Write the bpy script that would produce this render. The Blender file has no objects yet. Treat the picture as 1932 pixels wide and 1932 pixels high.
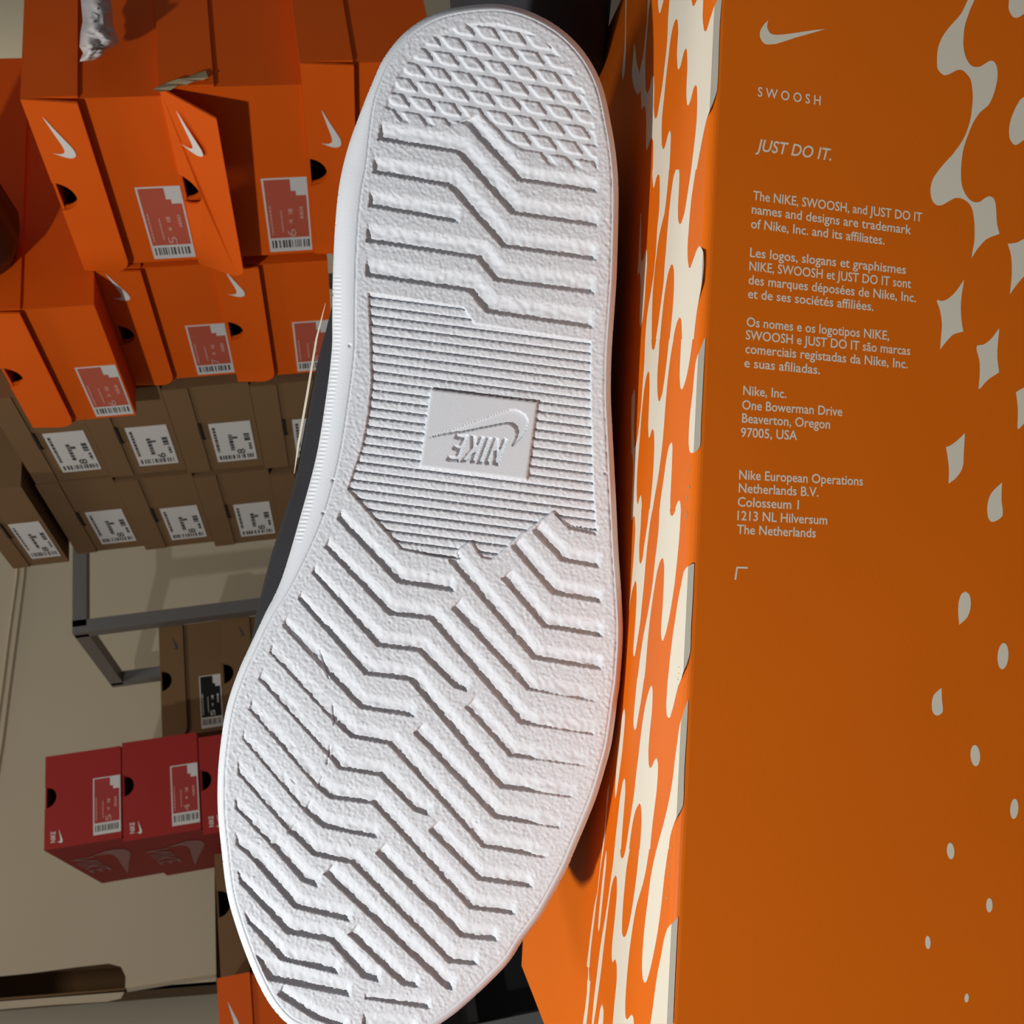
import bpy, bmesh, math, random
import numpy as np
from mathutils import Vector, Matrix
from mathutils.geometry import tessellate_polygon

random.seed(4)
rng = np.random.default_rng(7)
scene = bpy.context.scene
COL = scene.collection

# ------------------------------------------------------------------ camera frame
F = 1900.0            # focal length in pixels of the 1932 px square frame
CX = CY = 966.0
def nrm(a):
    a = np.array(a, float); return a / np.linalg.norm(a)
DOWN = nrm((0.975, -0.11, 0.19))          # gravity as the tilted phone saw it (x right, y down, z forward)
Zw = -DOWN
VPL = (740.0, 1950.0)                     # the stacked boxes recede towards this point: the room's depth axis
Lc = nrm((VPL[0] - CX, VPL[1] - CY, F)); Lc = nrm(Lc - np.dot(Lc, DOWN) * DOWN)
Yw = Lc
Xw = np.cross(Yw, Zw)
ROT = np.array([Xw, Yw, Zw])
CAM = np.array((0.0, 0.0, 1.25))
def W(p):
    return CAM + ROT @ np.asarray(p, float)
def Wd(d):
    return ROT @ np.asarray(d, float)
def ray(px, py):
    return np.array(((px - CX) / F, (py - CY) / F, 1.0))
def hit(px, py, p0, n):
    r = ray(px, py); return r * (np.dot(p0, n) / np.dot(r, n))

cam = bpy.data.cameras.new('camera'); cam.sensor_width = 36.0; cam.sensor_fit = 'HORIZONTAL'
cam.lens = 36.0 * F / 1932.0; cam.clip_start = 0.01; cam.clip_end = 30
cam.dof.use_dof = True; cam.dof.focus_distance = 0.262; cam.dof.aperture_fstop = 60
cam_ob = bpy.data.objects.new('camera', cam); COL.objects.link(cam_ob)
M = Matrix.Identity(4)
for i, d in enumerate(((1, 0, 0), (0, -1, 0), (0, 0, -1))):
    w = Wd(d)
    for r in range(3): M[r][i] = w[r]
for r in range(3): M[r][3] = CAM[r]
cam_ob.matrix_world = M
scene.camera = cam_ob

# ------------------------------------------------------------------ light
scene.view_settings.view_transform = 'Standard'
scene.view_settings.look = 'None'
scene.view_settings.exposure = 0.0
scene.view_settings.gamma = 1.0
scene.view_settings.use_curve_mapping = False
world = bpy.data.worlds.new('world'); scene.world = world; world.use_nodes = True
bg = world.node_tree.nodes['Background']
bg.inputs['Color'].default_value = (0.92, 0.95, 1.0, 1); bg.inputs['Strength'].default_value = 0.13

def area(name, p, target, size, power, col, shape='DISK'):
    l = bpy.data.lights.new(name, 'AREA'); l.shape = shape; l.size = size; l.energy = power; l.color = col
    o = bpy.data.objects.new(name, l); COL.objects.link(o)
    o.location = Vector(W(p)); d = Vector(W(target)) - Vector(W(p))
    o.rotation_euler = d.to_track_quat('-Z', 'Y').to_euler()
    return o
SHOE_C = np.array((-0.01, 0.0, 0.262))
KEY_DIR = nrm((-0.64, 0.52, -0.58))
area('skylight_lamp', SHOE_C + KEY_DIR * 1.0, SHOE_C, 0.045, 10.0, (1.0, 0.985, 0.97))
area('ceiling_fill_lamp', np.array((-1.7, 0.35, 0.65)), np.array((-0.2, 0.15, 1.5)), 0.40, 6.0, (1.0, 0.90, 0.76))

def wl(r, z, l):
    p = CAM + Wd(Yw * 0 + np.array(Lc)) * l + Wd(np.cross(DOWN, Lc)) * r; p[2] = z
    return ROT.T @ (p - CAM)
area('ceiling_fill_lamp', wl(2.2, 2.75, 2.1), wl(2.6, 1.6, 2.6), 0.35, 22.0, (1.0, 0.92, 0.78))  # added fill lamp near the back wall brightens it; no such source seen
# ------------------------------------------------------------------ helpers
def mat(name, col, rough=0.6, noise=0.0, nscale=60.0, bump=0.0, bscale=400.0, spec=0.4, metal=0.0):
    m = bpy.data.materials.new(name); m.use_nodes = True
    nt = m.node_tree; b = nt.nodes['Principled BSDF']
    b.inputs['Base Color'].default_value = (*col, 1); b.inputs['Roughness'].default_value = rough
    b.inputs['Specular IOR Level'].default_value = spec; b.inputs['Metallic'].default_value = metal
    tc = nt.nodes.new('ShaderNodeTexCoord')
    if noise:
        n = nt.nodes.new('ShaderNodeTexNoise'); n.inputs['Scale'].default_value = nscale; n.inputs['Detail'].default_value = 6
        nt.links.new(tc.outputs['Object'], n.inputs['Vector'])
        r = nt.nodes.new('ShaderNodeMapRange'); r.inputs['To Min'].default_value = 1 - noise; r.inputs['To Max'].default_value = 1 + noise
        nt.links.new(n.outputs['Fac'], r.inputs['Value'])
        mx = nt.nodes.new('ShaderNodeVectorMath'); mx.operation = 'SCALE'; mx.inputs[0].default_value = col
        nt.links.new(r.outputs['Result'], mx.inputs['Scale']); nt.links.new(mx.outputs['Vector'], b.inputs['Base Color'])
    if bump:
        n2 = nt.nodes.new('ShaderNodeTexNoise'); n2.inputs['Scale'].default_value = bscale; n2.inputs['Detail'].default_value = 4
        nt.links.new(tc.outputs['Object'], n2.inputs['Vector'])
        bp = nt.nodes.new('ShaderNodeBump'); bp.inputs['Strength'].default_value = bump; bp.inputs['Distance'].default_value = 0.0005
        nt.links.new(n2.outputs['Fac'], bp.inputs['Height']); nt.links.new(bp.outputs['Normal'], b.inputs['Normal'])
    return m

MAT = dict(
    rubber=mat('white_rubber', (0.755, 0.785, 0.82), 0.6, 0.02, 300, 0.15, 2500, 0.25),
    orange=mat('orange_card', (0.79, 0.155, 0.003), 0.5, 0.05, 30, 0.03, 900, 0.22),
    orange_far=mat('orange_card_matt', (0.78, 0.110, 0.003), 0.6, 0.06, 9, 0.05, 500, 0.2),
    cream_ink=mat('cream_print', (0.82, 0.755, 0.61), 0.55, 0.03, 60, 0, 0, 0.3),
    paper_edge=mat('torn_card', (0.42, 0.32, 0.19), 0.9),
    black=mat('black_textile', (0.018, 0.018, 0.022), 0.75, 0.1, 200, 0.2, 1500),
    sunlit_edge=mat('pale_sunlit_edge', (0.85, 0.80, 0.62), 0.6),
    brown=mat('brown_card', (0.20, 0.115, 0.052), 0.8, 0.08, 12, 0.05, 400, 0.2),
    red=mat('red_card', (0.36, 0.022, 0.018), 0.6, 0.05, 12, 0, 0, 0.3),
    dark=mat('black_cut_edge', (0.02, 0.013, 0.01), 0.9),
    label_red=mat('red_label', (0.52, 0.105, 0.06), 0.4, 0.05, 30),
    label_white=mat('white_label', (0.68, 0.66, 0.62), 0.5),
    label_black=mat('black_label', (0.015, 0.015, 0.016), 0.35),
    label_wine=mat('wine_label', (0.40, 0.045, 0.04), 0.4, 0.05, 30),
    ink=mat('black_ink', (0.06, 0.06, 0.06), 0.6),
    logo=mat('white_print', (0.80, 0.76, 0.70), 0.55),
    carton=mat('cream_carton', (0.60, 0.52, 0.375), 0.75, 0.04, 4, 0.05, 200, 0.2),
    wall=mat('cream_wall', (0.60, 0.54, 0.40), 0.8, 0.04, 3),
    floor=mat('grey_floor', (0.12, 0.11, 0.10), 0.7, 0.1, 5),
    steel=mat('grey_steel', (0.20, 0.19, 0.18), 0.45, 0.06, 20, 0, 0, 0.5, 0.3),
    tissue=mat('white_tissue', (0.72, 0.68, 0.66), 0.5, 0.03, 40),
    shelf=mat('room_shade', (0.03, 0.028, 0.028), 0.6, 0.1, 10),  # near-black that stands in for the unlit room
    leather=mat('dark_leather', (0.03, 0.018, 0.012), 0.35, 0.1, 30),
)

class MB:
    """collects polygons (world points) of one mesh"""
    def __init__(s): s.v = []; s.f = []
    def add(s, pts, faces):
        o = len(s.v); s.v.extend([tuple(map(float, p)) for p in pts]); s.f.extend([tuple(i + o for i in f) for f in faces])
    def build(s, name, m, parent=None, loc=None, smooth=False):
        base = np.zeros(3)
        if parent is not None: base = np.array(parent['_w'])
        elif loc is not None: base = np.array(loc)
        me = bpy.data.meshes.new(name)
        me.from_pydata([tuple(np.array(p) - base) for p in s.v], [], s.f); me.update()
        bm = bmesh.new(); bm.from_mesh(me); bmesh.ops.recalc_face_normals(bm, faces=bm.faces); bm.to_mesh(me); bm.free()
        me.materials.append(m)
        if smooth: me.polygons.foreach_set('use_smooth', [True] * len(me.polygons))
        o = bpy.data.objects.new(name, me); COL.objects.link(o)
        if parent is not None:
            o.parent = parent; o['_w'] = list(base)
        else:
            o.location = base; o['_w'] = list(base)
        return o

def thing(name, loc, label, cat, group=None):
    o = bpy.data.objects.new(name, None); COL.objects.link(o); o.location = loc; o['_w'] = [float(x) for x in loc]
    o.empty_display_size = 0.02
    o['label'] = label; o['category'] = cat
    if group: o['group'] = group
    return o
def tag(o, label, cat, group=None):
    o['label'] = label; o['category'] = cat
    if group: o['group'] = group
    return o
def structure(o):
    o['kind'] = 'structure'; return o

def prism(mb, poly, holes, c0, c1, place):
    """poly/holes: 2D lists; solid between c0 and c1; place(a,b,c)->world"""
    loops = [list(poly)] + [list(h) for h in holes]
    flat = [p for l in loops for p in l]
    tris = tessellate_polygon([[Vector((p[0], p[1], 0)) for p in l] for l in loops])
    n = len(flat)
    pts = [place(p[0], p[1], c0) for p in flat] + [place(p[0], p[1], c1) for p in flat]
    faces = [tuple(t) for t in tris] + [tuple(i + n for i in reversed(t)) for t in tris]
    o = 0
    for l in loops:
        k = len(l)
        for i in range(k):
            j = (i + 1) % k
            faces.append((o + i, o + j, o + j + n, o + i + n))
        o += k
    mb.add(pts, faces)

def rect(a0, b0, a1, b1): return [(a0, b0), (a1, b0), (a1, b1), (a0, b1)]

def smooth_closed(pts, k=6):
    pts = np.array(pts, float); n = len(pts); out = []
    for i in range(n):
        p0, p1, p2, p3 = pts[i - 1], pts[i], pts[(i + 1) % n], pts[(i + 2) % n]
        for t in np.linspace(0, 1, k, endpoint=False):
            out.append(0.5 * ((2 * p1) + (-p0 + p2) * t + (2 * p0 - 5 * p1 + 4 * p2 - p3) * t * t + (-p0 + 3 * p1 - 3 * p2 + p3) * t ** 3))
    return np.array(out)

SWOOSH = [(0.135, 1.0), (0.09, 0.80), (0.03, 0.55), (0.0, 0.33), (0.015, 0.15), (0.06, 0.03), (0.13, 0.0), (0.20, 0.01), (0.27, 0.05),
          (0.40, 0.16), (0.60, 0.335), (0.80, 0.50), (1.0, 0.665), (0.80, 0.605), (0.60, 0.535), (0.45, 0.475), (0.30, 0.425), (0.20, 0.42),
          (0.15, 0.46), (0.12, 0.55), (0.11, 0.70), (0.12, 0.86)]

_tc = {}
def text_mesh(s):
    if s in _tc: return _tc[s]
    cu = bpy.data.curves.new('t', 'FONT'); cu.body = s; cu.size = 1.0; cu.resolution_u = 3; cu.offset = 0.012
    o = bpy.data.objects.new('t', cu); COL.objects.link(o)
    bpy.context.view_layer.update()
    dg = bpy.context.evaluated_depsgraph_get()
    me = o.evaluated_get(dg).to_mesh()
    v = np.array([tuple(x.co)[:2] for x in me.vertices]); f = [tuple(p.vertices) for p in me.polygons]
    o.evaluated_get(dg).to_mesh_clear()
    bpy.data.objects.remove(o); bpy.data.curves.remove(cu)
    _tc[s] = (v, f); return _tc[s]
CAPH = 0.0
def cap_height():
    v, f = text_mesh('H'); return v[:, 1].max() - v[:, 1].min()

# ------------------------------------------------------------------ the setting
def big_plane(name, corners, m, thick=0.04, n=(0, 0, 1)):
    mb = MB(); c = [np.array(x, float) for x in corners]; n = np.array(n, float) * thick
    mb.add(c + [x - n for x in c], [(0, 1, 2, 3), (7, 6, 5, 4), (0, 4, 5, 1), (1, 5, 6, 2), (2, 6, 7, 3), (3, 7, 4, 0)])
    return structure(mb.build(name, m))
big_plane('floor', [(-3, -2, 0), (5, -2, 0), (5, 2.62, 0), (-3, 2.62, 0)], MAT['floor'])

# stack axes: L runs along the box ends away from us, RR runs into the stack
Rc = np.cross(DOWN, Lc)
LW, RW, DW = Wd(Lc), Wd(Rc), Wd(DOWN)
P0c = np.array((0, (190 - CY) / F, 1.0)) * 0.85         # the stacks' common end plane
def on_stack(px, py, off=0.0):
    return hit(px, py, P0c - Rc * off, Rc)
def on_front(px, py, l):
    return hit(px, py, Lc * l, Lc)

# back wall, perpendicular to L
def wall_pt(r, z, l):
    p = CAM + LW * l
    p = p + RW * r; p[2] = z; return p
WL = 2.62
big_plane('wall_back', [wall_pt(-2.6, 0, WL), wall_pt(5.0, 0, WL), wall_pt(5.0, 3.4, WL), wall_pt(-2.6, 3.4, WL)], MAT['wall'], 0.06, -LW)

# ------------------------------------------------------------------ big shoe box in front
VPV = (14000.0, 1800.0)
Vb = nrm((VPV[0] - CX, VPV[1] - CY, F))
E1, E2 = (1349.0, 0.0), (1258.5, 1932.0)
mm = nrm(np.cross(ray(*E1), ray(*E2)))
Eb = nrm(np.cross(mm, Vb))
if Eb[1] < 0: Eb = -Eb
Db = nrm(np.cross(Vb, Eb))
if Db[2] < 0: Db = -Db
NEAR = ray((E1[0] + E2[0]) / 2, 966.0) * 0.22            # middle of the near top edge
# top surface: normal Vb through NEAR; front face: normal Db through NEAR
def on_top(px, py): return hit(px, py, NEAR, Vb)
def on_face(px, py): return hit(px, py, NEAR, Db)
far_c = on_top(984, 1822)
rel = far_c - NEAR
BD = float(np.dot(rel, Db)); EB1 = float(np.dot(rel, Eb)); EB0 = EB1 - 0.335; BH = 0.125
EBW, VBW, DBW = Wd(Eb), Wd(Vb), Wd(Db)
NEARW = W(NEAR)
def pb(e, v, d): return NEARW + EBW * e + VBW * v + DBW * d
big = thing('shoe_box', pb((EB0 + EB1) / 2, BH, BD / 2),
            'large orange shoe box with cream wavy print and addresses, under the upturned sneaker', 'box')
mb = MB()
# rounded near edge profile (v, d)
r = 0.0022
prof = [(BH, 0.0)] + [(r - r * math.sin(t), r - r * math.cos(t)) for t in np.linspace(0, math.pi / 2, 7)] + [(0, BD), (BH, BD)]
# chamfered far-left corner of the top: build the body as strips along e
ch_e, ch_d = 0.030, 0.055
es = [EB0, EB1 - 0.02, EB1]
def ring(e, dmax): return [pb(e, v, min(d, dmax)) for v, d in prof]
secs = [(EB0, BD), (EB1, BD)]
pts = []; n = len(prof)
for e, dm in secs: pts += ring(e, dm)
faces = []
for k in range(len(secs) - 1):
    for i in range(n):
        j = (i + 1) % n
        faces.append((k * n + i, k * n + j, (k + 1) * n + j, (k + 1) * n + i))
faces.append(tuple(range(n))); faces.append(tuple(range((len(secs) - 1) * n, len(secs) * n)))
mb.add(pts, faces)
mb.build('carton', MAT['orange'], big)

def clip_half(poly, side):
    """keep the part of poly left (side=-1) or right (+1) of the near edge line"""
    def s(p):
        x = E1[0] + (E2[0] - E1[0]) * p[1] / 1932.0
        return side * (p[0] - x)
    out = []
    for i in range(len(poly)):
        a, b = poly[i], poly[(i + 1) % len(poly)]
        sa, sb = s(a), s(b)
        if sa >= 0: out.append(a)
        if (sa >= 0) != (sb >= 0):
            t = sa / (sa - sb); out.append((a[0] + (b[0] - a[0]) * t, a[1] + (b[1] - a[1]) * t))
    return out

TILES = [  # origin x, y, scale, polygons traced on the print
 (1160, 0, 5.8545, [
  [(365,0),(392,0),(375,130),(350,480),(340,600),(338,800),(342,980),(360,1035),(385,985),(405,880),(420,838),(432,850),(436,1000),(432,1180),(440,1290),(452,1315),(470,1280),(492,1150),(525,950),(560,650),(580,450),(590,200),(605,0),(848,0),(862,65),(878,65),(905,10),(910,0),(978,0),(972,200),(985,320),(998,350),(1015,335),(1050,220),(1100,70),(1130,0),(1180,0),(1160,250),(1150,500),(1130,990),(1085,1130),(1050,1220),(1010,1340),(975,1500),(940,1680),(905,1870),(895,1932),(838,1932),(860,1750),(890,1500),(910,1250),(912,1050),(908,960),(895,938),(875,965),(840,1100),(815,1165),(800,1160),(792,1050),(795,900),(803,750),(800,600),(795,545),(782,535),(760,590),(730,720),(708,770),(695,755),(688,600),(695,450),(702,350),(695,230),(682,208),(665,230),(640,310),(615,450),(595,620),(570,830),(545,1080),(530,1220),(520,1350),(520,1600),(535,1650),(555,1620),(590,1480),(608,1440),(620,1480),(615,1650),(605,1850),(598,1932),(490,1932),(480,1920),(465,1932),(420,1932),(425,1700),(425,1560),(408,1515),(385,1570),(355,1665),(345,1620),(348,1400),(345,1230),(335,1180),(320,1172),(298,1220),(285,1000),(275,800),(310,640),(330,480),(352,260)],
  [(478,0),(480,60),(490,140),(500,148),(515,100),(540,0)],
  [(118,0),(132,0),(125,300),(122,600),(110,800),(90,890),(80,800),(105,560),(115,300)],
  [(215,470),(230,560),(245,700),(275,830),(280,1000),(260,1050),(225,1000),(190,850),(205,600)]]),
 (1160, 320, 5.8545, [
  [(418,0),(415,60),(425,205),(440,180),(460,90),(480,50),(495,70),(497,250),(490,450),(470,650),(455,900),(430,1150),(400,1350),(370,1520),(345,1750),(335,1932),(410,1932),(410,1750),(415,1500),(425,1300),(445,1080),(470,880),(490,740),(520,600),(550,480),(570,320),(585,180),(600,0)],
  [(675,0),(650,80),(625,250),(600,480),(580,700),(565,900),(550,1080),(540,1250),(510,1480),(480,1700),(445,1932),(495,1932),(520,1650),(545,1420),(575,1220),(600,1110),(625,1048),(642,1050),(655,1120),(655,1300),(640,1550),(625,1700),(600,1932),(640,1932),(660,1800),(690,1680),(715,1630),(735,1655),(742,1800),(745,1932),(868,1932),(885,1750),(910,1550),(950,1330),(970,1200),(982,1050),(978,920),(960,870),(938,842),(910,880),(870,990),(835,1085),(820,1085),(808,1000),(805,850),(815,700),(830,500),(850,300),(880,100),(895,0),(845,0),(820,170),(795,330),(770,480),(735,590),(718,606),(702,560),(700,400),(710,200),(715,50),(710,0)],
  [(285,485),(293,490),(293,700),(288,900),(295,1000),(303,1020),(320,980),(345,880),(355,890),(357,1050),(345,1200),(330,1450),(310,1640),(288,1750),(275,1680),(280,1500),(287,1300),(282,1180),(272,1135),(262,1140),(248,1185),(258,1050),(270,800),(278,650)],
  [(1000,1850),(1000,1932),(965,1932)]]),
 (1160, 640, 5.8545, [
  [(335,0),(328,250),(312,450),(290,750),(270,950),(245,1120),(228,1200),(218,1190),(213,1000),(220,800),(225,600),(215,548),(200,600),(188,640),(183,900),(187,1270),(195,1280),(203,1400),(195,1650),(183,1932),(295,1932),(298,1800),(290,1720),(275,1750),(258,1825),(248,1800),(243,1650),(250,1450),(265,1250),(280,1050),(300,800),(325,560),(350,410),(370,352),(382,375),(385,550),(378,750),(370,950),(375,1090),(390,1075),(405,1010),(418,990),(432,1020),(438,1150),(430,1380),(415,1600),(385,1900),(380,1932),(412,1932),(440,1750),(475,1550),(500,1380),(525,1180),(545,950),(560,750),(585,450),(620,170),(650,0),(600,0),(580,200),(555,400),(525,600),(498,685),(485,680),(472,580),(472,380),(485,200),(497,0),(460,0),(440,100),(425,122),(412,100),(405,0)],
  [(735,0),(725,200),(718,400),(725,530),(738,558),(755,540),(790,430),(830,220),(860,0)],
  [(985,0),(950,90),(900,230),(880,380),(860,600),(835,800),(820,1000),(817,1150),(828,1240),(845,1258),(890,1245),(940,1185),(950,950),(965,650),(985,250),(1000,0)],
  [(625,1140),(600,1180),(570,1330),(540,1550),(510,1750),(492,1932),(615,1932),(615,1750),(630,1450),(638,1200),(634,1145)],
  [(710,1780),(690,1810),(650,1932),(730,1932),(728,1830),(718,1785)]]),
 (1150, 960, 5.8545, [
  [(245,0),(240,130),(252,120),(268,75),(280,95),(285,250),(270,500),(255,700),(240,880),(225,1020),(215,1150),(240,950),(270,840),(288,790),(298,830),(300,1000),(290,1200),(275,1400),(262,1580),(268,1632),(280,1620),(310,1450),(340,1250),(360,1050),(380,850),(400,600),(420,400),(450,150),(478,0),(440,0),(420,170),(385,400),(365,560),(343,612),(332,580),(330,400),(345,200),(353,0)],
  [(552,0),(545,200),(525,400),(505,560),(480,800),(450,1000),(415,1200),(380,1380),(345,1600),(320,1800),(300,1932),(380,1932),(400,1750),(420,1500),(445,1250),(470,1050),(500,850),(530,680),(560,580),(580,545),(595,555),(605,650),(600,850),(590,1050),(575,1250),(570,1380),(580,1450),(592,1458),(620,1380),(655,1230),(690,1030),(720,830),(740,650),(765,400),(780,200),(790,0),(735,0),(710,60),(690,82),(675,60),(668,0)],
  [(935,605),(900,615),(850,650),(820,700),(790,850),(760,1000),(730,1200),(700,1400),(670,1650),(650,1850),(640,1932),(785,1932),(810,1820),(850,1720),(890,1580),(900,1300),(920,950)]]),
 (1110, 1280, 5.8545, [
  [(540,0),(525,170),(505,380),(500,520),(513,572),(530,550),(560,380),(590,200),(618,0)],
  [(880,0),(870,150),(862,300),(870,410),(888,440),(905,425),(940,310),(990,100),(1030,0)],
  [(400,330),(385,370),(365,480),(345,650),(320,870),(305,1080),(295,1250),(300,1330),(315,1260),(340,1080),(370,850),(395,600),(408,400)],
  [(698,78),(680,110),(640,250),(600,480),(570,720),(550,900),(530,1050),(510,1250),(480,1450),(450,1650),(420,1850),(405,1932),(445,1932),(475,1700),(500,1550),(530,1440),(565,1378),(580,1400),(590,1550),(580,1750),(565,1932),(680,1932),(700,1700),(730,1450),(755,1250),(770,1050),(770,930),(755,880),(735,900),(705,970),(683,992),(670,950),(665,800),(680,600),(705,350),(712,150),(705,85)],
  [(1103,230),(1060,340),(1010,520),(985,700),(960,880),(935,1100),(905,1280),(870,1450),(820,1650),(770,1830),(745,1932),(885,1932),(905,1750),(950,1600),(990,1510),(1045,1400),(1060,1000),(1085,600)],
  [(400,1100),(380,1150),(350,1330),(325,1550),(300,1780),(285,1932),(360,1932),(375,1700),(395,1450),(410,1250),(408,1130)],
  [(235,1150),(210,1250),(195,1500),(170,1750),(150,1932),(162,1932),(185,1750),(205,1500),(225,1280)],
  [(205,1895),(195,1932),(208,1932)]]),
 (1080, 1602, 5.8545, [
  [(330,0),(300,250),(275,480),(245,620),(225,760),(200,950),(180,1120),(160,1290),(175,1310),(172,1450),(165,1450),(160,1600),(135,1800),(115,1932),(155,1932),(180,1700),(200,1460),(188,1455),(183,1310),(190,1300),(205,1100),(235,850),(262,620),(285,450),(310,230),(345,0)],
  [(378,10),(360,90),(340,260),(320,450),(300,650),(285,860),(290,912),(300,880),(325,650),(350,400),(375,150)],
  [(465,0),(450,150),(425,330),(395,550),(360,780),(330,950),(300,1150),(270,1400),(240,1650),(215,1932),(235,1932),(270,1700),(300,1480),(325,1280),(350,1050),(375,850),(400,640),(430,430),(455,330),(475,290),(490,310),(492,480),(480,650),(460,850),(440,1050),(435,1200),(445,1255),(460,1230),(475,1215),(490,1280),(490,1450),(470,1650),(445,1932),(680,1932),(675,1860),(655,1825),(635,1850),(605,1885),(588,1850),(585,1700),(600,1450),(625,1180),(650,980),(680,780),(710,620),(745,500),(775,400),(810,250),(850,0),(740,0),(715,250),(690,450),(660,650),(630,820),(590,960),(568,975),(550,930),(555,700),(575,450),(600,200),(635,0),(590,0),(570,80),(550,108),(535,80),(530,0)],
  [(930,0),(890,180),(860,350),(835,560),(810,750),(790,950),(775,1150),(770,1300),(778,1430),(797,1478),(820,1460),(860,1330),(905,1120),(945,900),(985,600),(1020,280),(1060,0)],
  [(1165,750),(1100,820),(1050,880),(1010,1010),(980,1180),(945,1350),(915,1550),(885,1780),(862,1932),(1110,1932),(1135,1350),(1155,950)],
  [(330,1710),(310,1760),(285,1932),(340,1932),(345,1780)]]),
]
waves = MB()
YEND = {0: 320, 320: 640, 640: 960, 960: 1280, 1280: 1602, 1602: 1933}
def clip_y(poly, y0, y1):
    for lim, sg in ((y0, 1), (y1, -1)):
        out = []
        for i in range(len(poly)):
            a, b = poly[i], poly[(i + 1) % len(poly)]
            sa, sb = sg * (a[1] - lim), sg * (b[1] - lim)
            if sa >= 0: out.append(a)
            if (sa >= 0) != (sb >= 0):
                t = sa / (sa - sb); out.append((a[0] + (b[0] - a[0]) * t, lim))
        poly = out
    return poly
def curvy(poly, k=4, sharp=62):
    """round a traced outline between its points, keeping its true corners"""
    P = np.array(poly, float); n = len(P); out = []
    d = np.roll(P, -1, 0) - P
    tan = np.zeros_like(P)
    for i in range(n):
        a, b = d[i - 1], d[i]; la, lb = np.hypot(*a) + 1e-9, np.hypot(*b) + 1e-9
        ang = math.degrees(math.acos(max(-1, min(1, float(np.dot(a, b) / la / lb)))))
        if ang < sharp:
            t = a / la + b / lb; tan[i] = t / (np.hypot(*t) + 1e-9) * min(la, lb)
    for i in range(n):
        p0, p1, m0, m1 = P[i], P[(i + 1) % n], tan[i], tan[(i + 1) % n]
        if np.hypot(*(p1 - p0)) < 1.2: out.append(tuple(p0)); continue
        if not m0.any(): m0 = (p1 - p0) * 0.6
        if not m1.any(): m1 = (p1 - p0) * 0.6
        for u in np.linspace(0, 1, k, endpoint=False):
            h = (2 * u ** 3 - 3 * u * u + 1, u ** 3 - 2 * u * u + u, -2 * u ** 3 + 3 * u * u, u ** 3 - u * u)
            out.append(tuple(h[0] * p0 + h[1] * m0 + h[2] * p1 + h[3] * m1))
    return out
def flat_poly(mb, poly, fn, lift):
    """a printed shape lying on a face: fn maps pixel to camera point, lift is the offset direction (world)"""
    if len(poly) < 3: return
    tris = tessellate_polygon([[Vector((p[0], p[1], 0)) for p in poly]])
    mb.add([W(fn(*p)) + lift for p in poly], [tuple(t) for t in tris])
LIFT_TOP = -VBW * 0.00003; LIFT_FACE = -DBW * 0.00003
def dedupe(poly):
    out = []
    for p in poly:
        if not out or abs(p[0] - out[-1][0]) + abs(p[1] - out[-1][1]) > 0.02: out.append(p)
    return out
for ox, oy, sc, polys in TILES:
    for poly in polys:
        q = clip_y(curvy([(ox + x / sc, oy + y / sc) for x, y in poly], 3), oy, YEND[oy])
        flat_poly(waves, dedupe(clip_half(q, -1)), on_top, LIFT_TOP)
        rgt = dedupe(clip_half(q, +1))
        if len(rgt) > 2:
            curl = MB(); flat_poly(curl, rgt, on_face, LIFT_FACE); curl.build('wrapped_print', MAT['cream_ink'], big)
wv = waves.build('wavy_print', MAT['cream_ink'], big); wv['label'] = 'cream wave print'

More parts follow.
